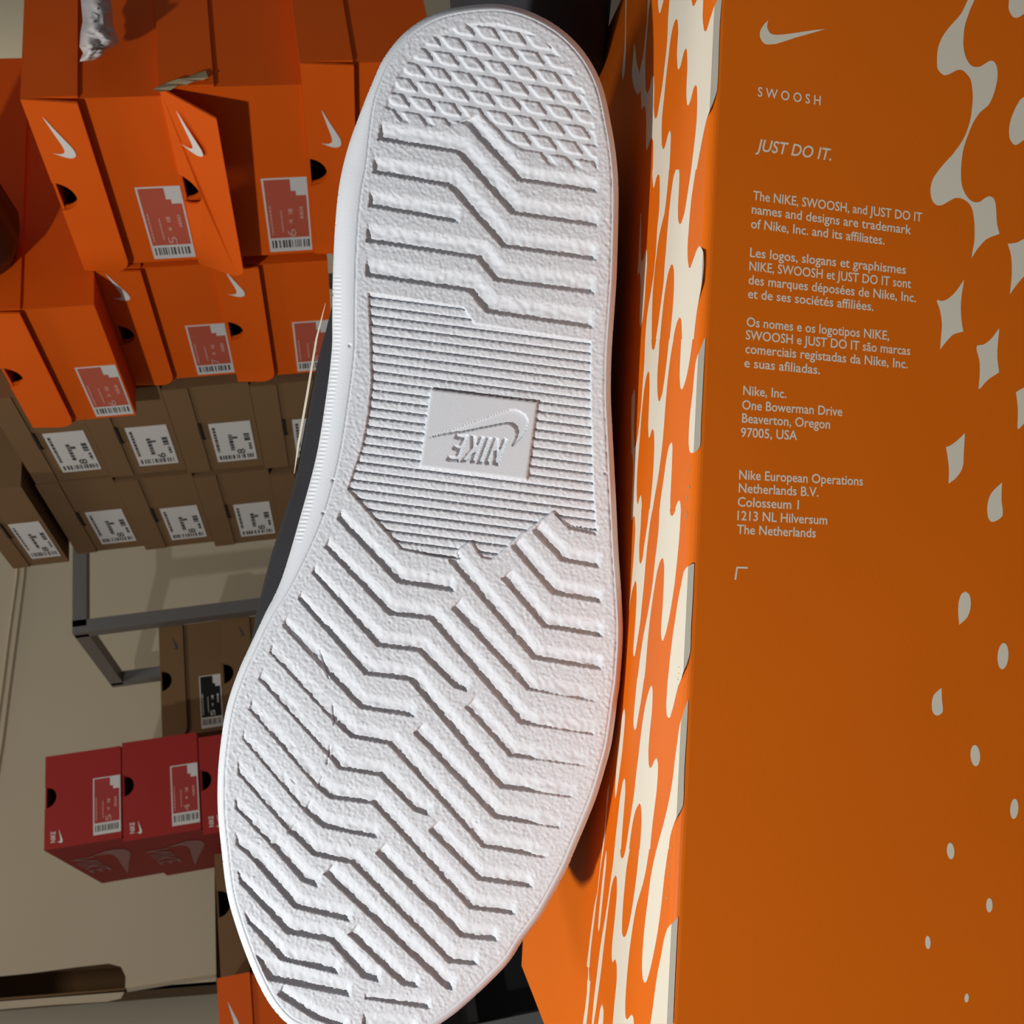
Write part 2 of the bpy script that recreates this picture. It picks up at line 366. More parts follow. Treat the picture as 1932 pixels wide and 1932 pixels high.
# blobs on the front face
FT = {1: (1732, 0), 2: (1732, 290), 3: (1732, 510), 4: (1732, 790), 5: (1732, 1090)}
def ft(t, pts): return [(FT[t][0] + x / 6.44, FT[t][1] + y / 6.44) for x, y in pts]
def ell(x, y, rx, ry, rot=0.06, n=20):
    return [(x + rx * math.cos(t) + rot * ry * -math.sin(t), y + ry * math.sin(t)) for t in np.linspace(0, 2 * math.pi, n, endpoint=False)]
BL = [
 ft(1, [(605,0),(520,170),(380,330),(290,460),(240,600),(230,750),(240,840),(310,912),(370,905),(480,850),(540,855),(600,910),(640,970),(665,1150),(655,1320),(630,1480),(570,1650),(500,1770),(440,1850)])
 + ft(2, [(430,0),(300,140),(190,290),(155,400),(155,500),(180,580),(230,625),(290,625),(370,580),(450,540),(510,540),(570,565),(630,620),(665,700),(685,850),(685,1050),(665,1170),(650,1272),(720,1160),(830,1040),(920,1000),(990,975),(960,850),(950,700),(940,600),(915,540),(870,518),(820,535),(750,585),(690,590),(630,560),(570,480),(530,370),(522,200),(540,0)])
 + ft(1, [(560,1780),(600,1660),(670,1490),(750,1370),(860,1270),(920,1140),(960,980),(965,860),(945,780),(905,740),(860,745),(750,810),(660,805),(590,720),(560,620),(550,530),(565,330),(610,180),(640,100),(685,0),(760,-150),(690,-160)]),
 ft(1, [(1110,-60),(1100,100),(1120,160),(1160,210),(1210,215),(1270,180),(1330,130),(1400,0),(1400,-100)]),
 ft(1, [(1288,1180),(1240,1215),(1170,1340),(1120,1480),(1105,1600),(1120,1700),(1170,1760),(1210,1755),(1288,1700),(1420,1650),(1440,1150)]),
 ft(2, [(1288,1035),(1200,1080),(1090,1095),(1130,1240),(1140,1450),(1115,1710),(1200,1590),(1288,1490),(1380,1420),(1400,1000)]),
 ft(3, [(558,115),(450,270),(350,355),(290,372),(240,358),(228,375),(265,480),(290,650),(280,800),(268,960),(350,860),(430,780),(550,745),(530,620),(520,450),(530,300),(550,180)]),
 ft(3, [(985,705),(890,830),(800,900),(718,912),(710,960),(745,1100),(750,1250),(735,1445),(760,1430),(850,1330),(985,1240),(965,1080),(965,950),(985,740)]),
 ft(3, [(1288,1425),(1190,1480),(1210,1650),(1212,1800),(1208,1905),(1218,1935),(1300,1850),(1380,1780),(1400,1400)]),
 ft(4, [(570,175),(480,260),(400,320),(340,345),(360,470),(375,620),(370,790),(450,730),(520,640),(550,550),(555,420)]),
 ft(4, [(1020,775),(900,890),(855,990),(840,1100),(850,1190),(880,1245),(920,1252),(1025,1180),(1015,1000),(1015,900)]),
 ft(5, [(578,168),(530,195),(500,270),(488,360),(490,460),(500,572),(590,490),(630,400),(640,290),(620,200)]),
 ell(1732 + 1032 / 6.44, 1090 + 952 / 6.44, 10.2, 24.8),
 ft(5, [(285,1335),(195,1420),(170,1500),(170,1600),(190,1650),(230,1675),(270,1660),(302,1620),(290,1470)]),
 ell(1840, 1425.5, 9, 20, -0.05), ell(1913.5, 1526, 7.6, 19), ell(1793.4, 1605.5, 7, 15.5, -0.06), ell(1866.5, 1707.8, 6, 13.5, 0.0),
 ell(1750.5, 1778, 5, 12.5, -0.04), ell(1823.7, 1882.8, 4, 8.5),
]
blob = MB()
for b in BL: flat_poly(blob, curvy(b), on_face, LIFT_FACE)
bo = blob.build('blob_print', MAT['cream_ink'], big); bo['label'] = 'cream blobs fading towards the end'
# swoosh, measured on the face
sw = MB()
swp = [(1400 + x / 6.44, 20 + y / 6.44) for x, y in [(320,120),(285,150),(245,200),(218,260),(217,310),(235,360),(270,400),(310,413),(370,410),(420,403),(520,372),(640,332),(760,298),(900,258),(1012,226),(900,235),(780,252),(640,272),(520,288),(440,294),(385,292),(345,275),(320,240),(305,200),(308,160)]]
flat_poly(sw, curvy(swp), on_face, LIFT_FACE)
sw.build('swoosh_print', MAT['cream_ink'], big)
CAP = cap_height()
def face_text(s, x0, y0, x1, y1, caph, slant=0.0):
    """a printed line whose baseline runs from pixel (x0,y0) to (x1,y1) on the box front"""
    v, f = text_mesh(s)
    a, b = on_face(x0, y0), on_face(x1, y1)
    ux = b - a; wdt = np.linalg.norm(ux); ux = ux / wdt
    uy = -Eb; uy = nrm(uy - np.dot(uy, ux) * ux * 0.55)
    hh = caph / F * a[2] / CAP
    xmin, xmax = v[:, 0].min(), v[:, 0].max()
    mb = MB()
    mb.add([W(a + ux * ((p[0] - xmin + slant * p[1]) / (xmax - xmin) * wdt) + uy * (p[1] * hh)) + LIFT_FACE for p in v], f)
    return mb
def join(mbs):
    o = MB()
    for m in mbs: o.add(m.v, m.f)
    return o
face_text('S W O O S H', 1429.5, 181.5, 1548, 198.5, 18.5).build('slogan_print', MAT['cream_ink'], big)
face_text('JUST DO IT.', 1426.5, 284, 1568, 303, 23.5, 0.22).build('slogan_print', MAT['cream_ink'], big)
PARAS = [
 [('The NIKE, SWOOSH, and JUST DO IT', 1420.6, 377, 1739.5, 418.5), ('names and designs are trademark', 1418, 402.6, 1719, 442), ('of Nike, Inc. and its affiliates.', 1416.7, 430, 1668.6, 461.5)],
 [('Les logos, slogans et graphismes', 1414.8, 484.4, 1709, 517), ('NIKE, SWOOSH et JUST DO IT sont', 1413.5, 510, 1718.5, 543.5), ('des marques d\u00e9pos\u00e9es de Nike, Inc.', 1412, 536, 1728, 570), ('et de ses soci\u00e9t\u00e9s affili\u00e9es.', 1411, 562, 1648, 586.5)],
 [('Os nomes e os logotipos NIKE,', 1408.4, 615.5, 1677.6, 641.5), ('SWOOSH e JUST DO IT s\u00e3o marcas', 1406.8, 640, 1717, 670), ('comerciais registadas da Nike, Inc.', 1406, 666, 1712.7, 695), ('e suas afiliadas.', 1404, 692.5, 1547, 706)],
 [('Nike, Inc.', 1402, 745, 1483.5, 751), ('One Bowerman Drive', 1400, 772, 1589, 785), ('Beaverton, Oregon', 1399.7, 797, 1566, 809), ('97005, USA', 1397.5, 824, 1504, 830)],
 [('Nike European Operations', 1394.4, 904, 1628, 916), ('Netherlands B.V.', 1393.5, 929, 1544, 937), ('Colosseum 1', 1391.6, 955, 1507, 961), ('1213 NL Hilversum', 1391, 981, 1560.6, 989.5), ('The Netherlands', 1390, 1007, 1539, 1014)],
]
for para in PARAS:
    join([face_text(*l, 18.0) for l in para]).build('address_print', MAT['cream_ink'], big)
ck = MB()
flat_poly(ck, [(1385.5,1093.5),(1389.5,1069),(1411,1069.5),(1410.6,1073),(1392,1072.4),(1389,1094)], on_face, LIFT_FACE)
ck.build('corner_mark', MAT['cream_ink'], big)
# scuffed bits of bare card along the fold
for c0, c1, cn in ((860, 985, 15), (1255, 1330, 6), (1590, 1740, 8)):
  sc_ = MB()
  for i in range(cn):
    y = random.uniform(c0, c1)
    x = E1[0] + (E2[0] - E1[0]) * y / 1932 - random.uniform(6.0, 11.0); a = random.uniform(0.8, 2.2)
    q = [(x, y - a * 1.5), (x + a * .8, y - a * .3), (x + a * .5, y + a * 1.3), (x - a * .7, y + a * .6)]
    flat_poly(sc_, q, on_top, LIFT_TOP * 1.8)
  sc_.build('scuffed_edge', MAT['paper_edge'], big)['label'] = 'bare card showing through the scuffed fold'

# ------------------------------------------------------------------ the shoe
ZS = 0.262
OUT = [(920,7.4),(980,15),(1037,40),(1081,74),(1115,117),(1138,168),(1153,235),(1163,300),(1167,371),(1164,508),(1160,576),(1154,666),(1152.5,744),(1156,822),(1162,938),(1167,1040),(1173,1130),(1175.5,1200),(1170.6,1280),(1164.7,1323),(1159.5,1365),(1152.7,1408),(1142.5,1447),(1127,1499),(1110,1543),(1086,1600),(1070,1638),(1048,1680),(1021,1727),(986.5,1774),(961,1814),(923,1854),(881,1893),(849,1919),(800,1950),(740,1972),(680,1978),(620,1967),(575,1948),(543,1932),(516,1904),(494,1869),(470,1816),(446,1750),(428,1684),(417,1596),(411,1530),(411,1464),(417,1398),(428,1332),(450,1266),(477,1207),(500,1158),(531,1093),(566,977),(597,860),(616,744),(626,660),(627,600),(628,520),(632,430),(640,350),(656,280),(679,215),(701,160),(727,105),(771,55),(832,21)]
outline = smooth_closed(OUT, 6)
STEP = 1.7
gx = np.arange(404, 1184, STEP); gy = np.arange(2, 1986, STEP)
NX, NY = len(gx), len(gy)
X, Y = np.meshgrid(gx, gy)
def inside_poly(px, py, poly):
    poly = np.asarray(poly, float); ins = np.zeros(px.shape, bool)
    x0, y0 = poly[-1]
    for x1, y1 in poly:
        if y0 != y1:
            c = ((y0 > py) != (y1 > py)) & (px < (x1 - x0) * (py - y0) / (y1 - y0) + x0)
            ins ^= c
        x0, y0 = x1, y1
    return ins
def seg_dist(px, py, a, b):
    ax, ay = a; bx, by = b; dx, dy = bx - ax, by - ay; L2 = dx * dx + dy * dy + 1e-9
    t = np.clip(((px - ax) * dx + (py - ay) * dy) / L2, 0, 1)
    return np.hypot(px - ax - t * dx, py - ay - t * dy)
def poly_dist(px, py, pts):
    d = np.full(px.shape, 1e9)
    for i in range(len(pts) - 1): d = np.minimum(d, seg_dist(px, py, pts[i], pts[i + 1]))
    return d
ins = inside_poly(X, Y, outline)
# distance to the outline (local windows only)
dist = np.full(X.shape, 90.0); nearx = np.zeros_like(X); neary = np.zeros_like(Y)
R_ = 88
for i in range(len(outline)):
    a, b = outline[i], outline[(i + 1) % len(outline)]
    i0 = max(0, int((min(a[0], b[0]) - R_ - gx[0]) / STEP)); i1 = min(NX, int((max(a[0], b[0]) + R_ - gx[0]) / STEP) + 2)
    j0 = max(0, int((min(a[1], b[1]) - R_ - gy[0]) / STEP)); j1 = min(NY, int((max(a[1], b[1]) + R_ - gy[0]) / STEP) + 2)
    if i1 <= i0 or j1 <= j0: continue
    sx, sy = X[j0:j1, i0:i1], Y[j0:j1, i0:i1]
    dx, dy = b - a; L2 = dx * dx + dy * dy + 1e-9
    t = np.clip(((sx - a[0]) * dx + (sy - a[1]) * dy) / L2, 0, 1)
    qx, qy = a[0] + t * dx, a[1] + t * dy
    dd = np.hypot(sx - qx, sy - qy)
    cur = dist[j0:j1, i0:i1]; m = dd < cur
    cur[m] = dd[m]; nearx[j0:j1, i0:i1][m] = qx[m]; neary[j0:j1, i0:i1][m] = qy[m]
sd = np.where(ins, dist, -dist)          # + inside

def sstep(t): t = np.clip(t, 0, 1); return t * t * (3 - 2 * t)
def blur(a, k):
    for _ in range(k):
        a = (a + np.roll(a, 1, 0) + np.roll(a, -1, 0)) / 3; a = (a + np.roll(a, 1, 1) + np.roll(a, -1, 1)) / 3
    return a
def unit(a): return (a - a.mean()) / a.std()
pebble = unit(blur(rng.standard_normal(X.shape), 1))
crumb = unit(blur(rng.standard_normal(X.shape), 5)); crumb = np.sign(crumb) * np.abs(crumb) ** 0.8
MMh = 0.001
H = np.zeros(X.shape)                    # height of the sole towards us, metres
tex = 0.052 * MMh * pebble               # fine pebbling of the tread
# --- channels of the herringbone tread; the first point of a stroked channel is the top of its end wall
CH = [  # (points along the channel's lower wall, width, depth_mm)
 ([(847,229),(879,234),(903,262),(977,341),(1130,364)], 30, 1.5),
 ([(719,229),(713,264),(862,289),(965,404),(1130,428)], 36, 1.5),
 ([(706,293),(703,326),(846,352),(947,466),(1127,492)], 36, 1.5),
 ([(698,357),(696,390),(867,421)], 36, 1.5),
 ([(694,419),(691,456),(899,488),(933,530),(1123,555)], 38, 1.5),
 ([(692,485),(690,521),(884,550),(918,590),(1120,620)], 38, 1.5),
 ([(645.6,957.6),(635.9,979),(748,1099),(859,1117)], 31, 1.5),
 ([(622,1012),(612.6,1033),(733,1159.5),(810.6,1169),(980.5,1365),(1123.5,1387)], 31, 1.4),
 ([(595,1062),(589,1082),(711.6,1219.6),(789,1228.6),(857,1297),(884,1305.6)], 31, 1.4),
 ([(570,1113),(562,1130),(688,1272.6),(771.5,1283.6),(943,1486),(1086,1506)], 31, 1.4),
 ([(542.7,1159.5),(533,1181),(613,1266),(679,1336),(785,1353)], 31, 1.2),
 ([(516,1209),(508.5,1231),(631,1363),(661.6,1391),(734,1404.6),(910,1598),(1035.5,1620)], 30, 1.15),
 ([(780,1382.6),(932,1543),(1062,1564)], 30, 1.3),
 ([(496.6,1259),(488,1281),(622,1429),(639.6,1451),(716.6,1464),(782.6,1530),(813,1541)], 30, 1.15),
 ([(477,1314),(470,1338.6),(600,1488),(622,1506),(703,1517),(886,1714),(974,1726)], 30, 1.2),
 ([(461,1371.6),(457,1393.6),(573.6,1530),(609,1561),(714,1582)], 30, 1.15),
 ([(450,1429),(449,1459.6),(545,1569.6),(591,1613.6),(661.6,1629),(846,1816),(903.5,1821)], 31, 1.3),
 ([(877,1334),(961,1426.6),(1106,1446)], 30, 1.2),
 ([(809,1567),(901,1660),(1007,1675)], 30, 1.3),
 ([(708,1609),(868,1767.6),(941,1776)], 30, 1.4),
 ([(611,1649),(840,1864),(857,1869)], 31, 1.4),
 ([(657,1763),(758,1858),(791,1864)], 29, 1.4),
 ([(444,1497),(444.7,1525.6),(512,1596),(569,1662),(602,1675)], 30, 1.3),
 ([(444,1565),(446,1594),(474.6,1620),(554,1712.6),(661.6,1739)], 30, 1.4),
 ([(448,1635.6),(452.6,1666),(540.6,1761),(622,1776),(683.6,1844.5),(716.6,1853)], 31, 1.5),
 ([(459,1712.6),(468,1741),(529.6,1811.5),(639.6,1838)], 31, 1.5),
 ([(479,1794),(505,1849),(661.6,1880)], 29, 1.5),
 ([(690,1871),(688,1884),(813,1904)], 26, 1.4),
 ([(523,1877.5),(591,1921.5),(655,1944)], 26, 1.4),
 ([(686,1908),(683,1946),(790,1946)], 30, 1.3),
 ([(1047,971),(1074.5,998),(1127,1010)], 24, 1.3),
 ([(1004.6,1002),(1059,1058.5),(1133,1072)], 30, 1.4),
 ([(964,1031),(1041.5,1120.6),(1136.6,1138)], 31, 1.4),
 ([(946,1091.5),(1024,1183),(1138.6,1202)], 31, 1.4),
 ([(845.5,1056.6),(1004.6,1243),(1136.6,1264)], 31, 1.4),
 ([(851,1148),(994,1301),(1128,1325)], 31, 1.4),
]
def offset_line(pts, w):
    """the channel's upper lip: the line moved up and to the right by w"""
    pts = [np.array(p, float) for p in pts]; out = []
    for i, p in enumerate(pts):
        ns = []
        for a, b in ((i - 1, i), (i, i + 1)):
            if a >= 0 and b < len(pts):
                d = pts[b] - pts[a]; d = d / np.linalg.norm(d); ns.append(np.array((d[1], -d[0])))
        n = sum(ns); n = n / np.linalg.norm(n)
        c = max(0.5, float(np.dot(n, ns[0])))
        out.append(p + n * (w / c))
    return out
chan = np.zeros(X.shape)
for pts, w, dep in CH:
    p0, p1 = np.array(pts[0]), np.array(pts[1])
    stroked = abs(p1[0] - p0[0]) < 0.55 * abs(p1[1] - p0[1]) + 1 and np.hypot(*(p1 - p0)) < 45 or pts[0] in ((479,1794),)
    body = pts[1:] if stroked else pts
    top = offset_line(body, w)
    if stroked:
        top[0] = np.array(pts[0]) if False else np.array((pts[0][0], pts[0][1] - 2.0))
        poly = [pts[0]] + list(body) + [tuple(t) for t in top[::-1][:-1]]
        lip = [np.array(pts[0])] + top[1:]
        # start the lip a little right of the stroke so that the channel reaches its end wall
    else:
        poly = list(body) + [tuple(t) for t in top[::-1]]
        lip = top
    pa = np.array(poly)
    i0 = max(0, int((pa[:, 0].min() - 4 - gx[0]) / STEP)); i1 = min(NX, int((pa[:, 0].max() + 4 - gx[0]) / STEP) + 2)
    j0 = max(0, int((pa[:, 1].min() - 4 - gy[0]) / STEP)); j1 = min(NY, int((pa[:, 1].max() + 4 - gy[0]) / STEP) + 2)
    sx, sy = X[j0:j1, i0:i1], Y[j0:j1, i0:i1]
    pin = inside_poly(sx, sy, poly)
    dl = poly_dist(sx, sy, lip)
    end = seg_dist(sx, sy, body[-1], tuple(top[-1]))
    f = (0.45 * np.clip(dl / (0.95 * w), 0, 1) + 0.55 * sstep(dl / (0.55 * w))) * sstep(end / 14.0 + 0.1)
    f = np.where(pin, f, 0)
    cur = chan[j0:j1, i0:i1]; chan[j0:j1, i0:i1] = np.maximum(cur, f * dep * 0.84)
# the tread is worn shallow on the outer ball of the foot and along the left of the forefoot
wearR = sstep((X - 985) / 40) * sstep((Y - 1230) / 60) * (1 - sstep((Y - 1640) / 60))
jl = np.interp(Y, [1150, 1200, 1266, 1363, 1429, 1488, 1530, 1569, 1600, 1625, 1640], [500, 560, 616, 634, 624, 602, 575, 546, 514, 476, 440])
wearL = sstep((jl - X) / 6 + 0.5) * sstep((Y - 1150) / 40) * (1 - sstep((Y - 1625) / 20))
H -= chan * MMh * (1 - 0.62 * wearR) * (1 - 0.42 * wearL)
tex = np.where(chan > 0.3, 0.085 * MMh * crumb, tex)
# --- heel diamonds
HZ = [(600 + x / 2.972, y / 2.972) for x, y in [(830,130),(1010,130),(1180,175),(1310,255),(1420,395),(1500,520),(1545,660),(1570,830),(1570,960),(1260,925),(1120,835),(1045,790),(968,700),(890,645),(800,690),(725,720),(580,705),(425,680),(372,600),(405,515),(440,430),(500,345),(575,265),(650,200),(740,160)]]
hz = inside_poly(X, Y, HZ)
hzd = np.minimum(1, poly_dist(X[:NY // 4], Y[:NY // 4], HZ + [HZ[0]]) / 5.0)
hzf = np.zeros(X.shape); hzf[:NY // 4] = hzd; hzf *= hz
ax_, ay_ = 48.8, 8.75; bx_, by_ = -14.8, 28.6
qx, qy = X - 811.5, Y - 95.0
# each diamond's own skewed axes: along the top edge, then down its right edge
det = ax_ * by_ - bx_ * ay_
u = (qx * by_ - qy * bx_) / det; v_ = (ax_ * qy - ay_ * qx) / det
best = np.zeros(X.shape)
for dv in (-1, 0, 1):
    for du in (-1, 0, 1):
        iu, iv = np.floor(u) + du, np.floor(v_) + dv
        lx, ly = qx - (iu * ax_ + iv * bx_), qy - (iu * ay_ + iv * by_)
        # diamond: origin at the top-left corner; edges t=(32,4.5) and s=(20,28)
        tx, ty, sx_, sy_ = 37.0, 6.0, 19.5, 26.5
        dd = tx * sy_ - sx_ * ty
        p = (lx * sy_ - ly * sx_) / dd; q = (tx * ly - ty * lx) / dd
        f = np.clip(p * 3.6, 0, 1) * np.clip((1 - p) * 16, 0, 1) * np.clip(q * 12, 0, 1) * np.clip((1 - q) * 4.5, 0, 1)
        best = np.maximum(best, np.clip(f, 0, 1))
DEPH = 0.6
lug = sstep(best * 1.2)
H = np.where(hzf > 0, -DEPH * MMh * (1 - lug) * hzf, H)
tex = np.where(hzf > 0.5, (0.03 + 0.06 * lug) * MMh * (0.5 * pebble + 0.6 * crumb), tex)
# --- ribbed waist
RB = [(694,551),(875,579),(895,609),(1004,626),(1116,643),(1115,744),(1121,938),(1127,1004),(1071,992),(1043,966),(979,1012),(939,1047),(927,1056),(908,1053),(888,1022),(861,1039),(865,1057),(820,1050),(756,1037),(655,923),(682,845),(694,783),(700,721),(698,640)]
rb = inside_poly(X, Y, RB)
rbd = poly_dist(X, Y, RB + [RB[0]])
per = 17.45
ph = (Y - (597.5 + (X - 700) * 0.1295) - 0.000 * X)
fr = np.mod(ph / per, 1.0)                # 0 = just below a dark line
prof_r = -0.75 * np.exp(-((np.minimum(fr, 1 - fr)) / 0.10) ** 2) - 0.12 * (fr)
sharp = np.where(fr > 0.82, -1.15, np.where(fr < 0.08, -0.08, -0.40 * np.exp(-((1 - fr) - 0.18) / 0.14)))
ribh = (-0.55 + sharp) * MMh
ribh = ribh * np.clip(rbd / 2.0, 0, 1)
H = np.where(rb, ribh, H)
tex = np.where(rb, 0.05 * MMh * pebble, tex)
# --- raised name panel with engraved letters
PN = [(812.8,733.4),(1014.7,758),(994.5,906.5),(791.8,881)]
pn = inside_poly(X, Y, PN); pnd = poly_dist(X, Y, PN + [PN[0]])
H = np.where(pn, (0.25 * np.clip(pnd / 4.0, 0, 1) - 0.1) * MMh, H)
tex = np.where(pn, 0.0, tex)
def zp(pts): return [(760 + x / 6.44, 700 + y / 6.44) for x, y in pts]
GL = [zp([(330,805),(560,725),(800,640),(1050,550),(1300,465),(1400,478),(1485,530),(1525,610),(1505,700),(1440,815),(1318,925),(1365,830),(1380,760),(1365,700),(1325,655),(1265,640),(1150,660),(900,708),(690,752),(580,762)])]
O_, Rv, Uv = np.array((1275.0, 828.0)), np.array((-655.0, -62.0)), np.array((-118.0, 318.0))
def LT(pts): return zp([tuple(O_ + Rv * a + Uv * b) for a, b in pts])
GL += [LT([(0,0),(.085,0),(.085,.52),(.165,0),(.255,0),(.255,1),(.17,1),(.17,.48),(.09,1),(0,1)]),
       LT([(.30,0),(.39,0),(.39,1),(.30,1)]),
       LT([(.435,0),(.52,0),(.52,.38),(.60,0),(.70,0),(.60,.5),(.70,1),(.605,1),(.52,.62),(.52,1),(.435,1)]),
       LT([(.735,0),(.96,0),(.96,.17),(.82,.17),(.82,.42),(.93,.42),(.93,.58),(.82,.58),(.82,.83),(.96,.83),(.96,1),(.735,1)])]
for g in GL:
    gi = inside_poly(X, Y, g)
    H = np.where(gi, (0.15 - 0.75) * MMh, H)
# --- cuts across the tread and mould marks
for a, b in (((604.4,1226.4),(620,1279)),((628,1331),(630,1366)),((623,1406),(617,1440)),((608,1465),(600,1486)),((586,1512),(576,1528)),((555,1556),(544,1570)),((524,1588),(512,1597)),((1110,1252),(1128,1238))):
    dcut = seg_dist(X, Y, a, b); H -= 0.5 * MMh * np.exp(-(dcut / 1.6) ** 2)
# --- rim: outsole edge line, then the rounded sidewall falling away behind it
yy = neary
leftside = nearx < 760 - np.clip((yy - 900), 0, 400) * 0.1
lw = 14 + 29 * sstep((yy - 150) / 170) * (1 - sstep((yy - 930) / 260))
rw = np.where(leftside, lw, 13.0)
rh = np.where(leftside, 4.0 + 3.5 * (lw - 14) / 29, 4.0) * MMh
t = np.clip(sd / rw, 0, 1)
rim = -rh * (1 - np.sqrt(np.clip(1 - (1 - t) ** 2, 0, 1)))
inr = sd < rw
flatf = np.clip((sd - rw) / 3.0, 0, 1)
H = np.where(inr, rim - 0.12 * MMh, H * flatf + (tex * flatf))
H -= 0.35 * MMh * np.exp(-((sd - rw) / 1.3) ** 2)
# knurled strip low on the left sidewall
kn = leftside & (yy > 520) & (yy < 1020) & (sd < 17)
H += np.where(kn, 0.25 * MMh * np.sin(Y * 2 * math.pi / 7.6) * np.clip((17 - sd) / 5, 0, 1), 0)
for cx_, cy_ in ((660,652),(628,906),(610,968),(1142,893)):
    H -= 0.9 * MMh * np.exp(-(((X - cx_) ** 2 + (Y - cy_) ** 2) / 5.0))
# --- mesh
snap = (np.abs(sd) < 0.62 * STEP)
VX, VY = X.copy(), Y.copy()
VX[snap] = nearx[snap]; VY[snap] = neary[snap]
H[snap] = (-rh - 0.12 * MMh)[snap]
keep = (sd > 0) | snap
q = keep[:-1, :-1] & keep[1:, :-1] & keep[:-1, 1:] & keep[1:, 1:]
idx = np.full(X.shape, -1, np.int64)
used = np.zeros(X.shape, bool)
used[:-1, :-1] |= q; used[1:, :-1] |= q; used[:-1, 1:] |= q; used[1:, 1:] |= q
idx[used] = np.arange(used.sum())
Zd = ZS - H[used]
PT = np.stack([(VX[used] - CX) / F * Zd, (VY[used] - CY) / F * Zd, Zd], 1)
shoe_loc = W((0.012, 0.0, ZS + 0.03))
co = (PT @ ROT.T + CAM) - shoe_loc
jj, ii = np.nonzero(q)
loops = np.stack([idx[jj, ii], idx[jj + 1, ii], idx[jj + 1, ii + 1], idx[jj, ii + 1]], 1)
me = bpy.data.meshes.new('outsole')
me.vertices.add(len(co)); me.vertices.foreach_set('co', co.astype(np.float32).ravel())
me.loops.add(loops.size); me.loops.foreach_set('vertex_index', loops.astype(np.int32).ravel())
me.polygons.add(len(loops)); me.polygons.foreach_set('loop_start', np.arange(0, loops.size, 4, dtype=np.int32))
me.polygons.foreach_set('loop_total', np.full(len(loops), 4, np.int32))
me.update(calc_edges=True); me.validate()
me.polygons.foreach_set('use_smooth', np.ones(len(me.polygons), bool))
me.materials.append(MAT['rubber'])
shoe = thing('sneaker', shoe_loc, 'black low-top sneaker on its side, clean white herringbone sole turned to the viewer', 'shoe')
oo = bpy.data.objects.new('outsole', me); COL.objects.link(oo); oo.parent = shoe
oo['label'] = 'white rubber outsole with herringbone tread, ribbed waist and a name panel'

# sidewall and upper: rings behind the outline
def press(p):
    """the soft side of the shoe rests flat on the box lid"""
    k = float(np.dot(p - NEAR, Vb)) + 0.0004
    return p - Vb * k if k > 0 else p
def ring_pts(base, depth, grow, hull):
    """outline resampled; grow>0 widens (px at the sole), hull fills in the waist"""
    out = []
    for (x, y), (hx, hy) in zip(base, hull):
        px = x * (1 - grow[1]) + hx * grow[1]; py = y * (1 - grow[1]) + hy * grow[1]
        cx0 = 800.0 if y > 1200 else 900.0
        d = np.array((px - 880.0, py - 980.0)); L = np.linalg.norm(d)
        px, py = px + d[0] / L * grow[0], py + d[1] / L * grow[0]
        out.append(press(np.array(((px - CX) / F * ZS, (py - CY) / F * ZS, ZS + depth))))
    return out
base = outline[::2]
# waist-filled outline of the upper
hull = []
for x, y in base:
    hx = x
    if 330 < y < 1250:
        if x < 800: hx = min(x, float(np.interp(y, [330, 450, 520, 560, 600, 640, 693, 747, 802, 864, 893, 938, 996, 1055, 1120, 1180, 1250], [CX - (CX - q_) * 1.137 for q_ in (665, 645, 632, 619, 609, 600, 590, 581, 572, 562, 557, 546, 529, 512, 497, 484, 474)])))
        else: hx = max(x, 1167 + (y - 371) * 8 / 820.0)
    hull.append((hx, y))
def loft(rings, close_last=True, close_first=False):
    mb = MB(); n = len(rings[0]); pts = [W(p) for r_ in rings for p in r_]; fs = []
    for k in range(len(rings) - 1):
        for i in range(n):
            j = (i + 1) % n; fs.append((k * n + i, k * n + j, (k + 1) * n + j, (k + 1) * n + i))
    if close_last: fs.append(tuple(range((len(rings) - 1) * n, len(rings) * n)))
    if close_first: fs.append(tuple(range(n)))
    mb.add(pts, fs); return mb
def edge_ring(extra=0.0):
    out = []
    for x, y in base:
        lf = x < 760 - min(max(y - 900, 0), 400) * 0.1
        def ss(t): t = min(max(t, 0), 1); return t * t * (3 - 2 * t)
        l = 29 * ss((y - 150) / 170) * (1 - ss((y - 930) / 260))
        h = (4.0 + 3.5 * l / 29 if lf else 4.0) * 0.001 + 0.0002
        Z = ZS + h + extra
        out.append(press(np.array(((x - CX) / F * (ZS + h), (y - CY) / F * (ZS + h), Z))))
    return out
loft([edge_ring(), edge_ring(0.006), ring_pts(base, 0.022, (0, 0.1), hull), ring_pts(base, 0.025, (-8, 0.1), hull)], False).build('midsole', MAT['rubber'], shoe, smooth=True)
up_rings = []
for dpt, gr in ((0.021, (-10, 0.35)), (0.026, (-2, 0.75)), (0.036, (0, 1.0)), (0.048, (-3, 0.93)), (0.060, (-22, 0.8)), (0.074, (-70, 0.6)), (0.086, (-130, 0.5))):
    up_rings.append(ring_pts(base, dpt, gr, hull))
loft(up_rings).build('upper', MAT['black'], shoe, smooth=True)
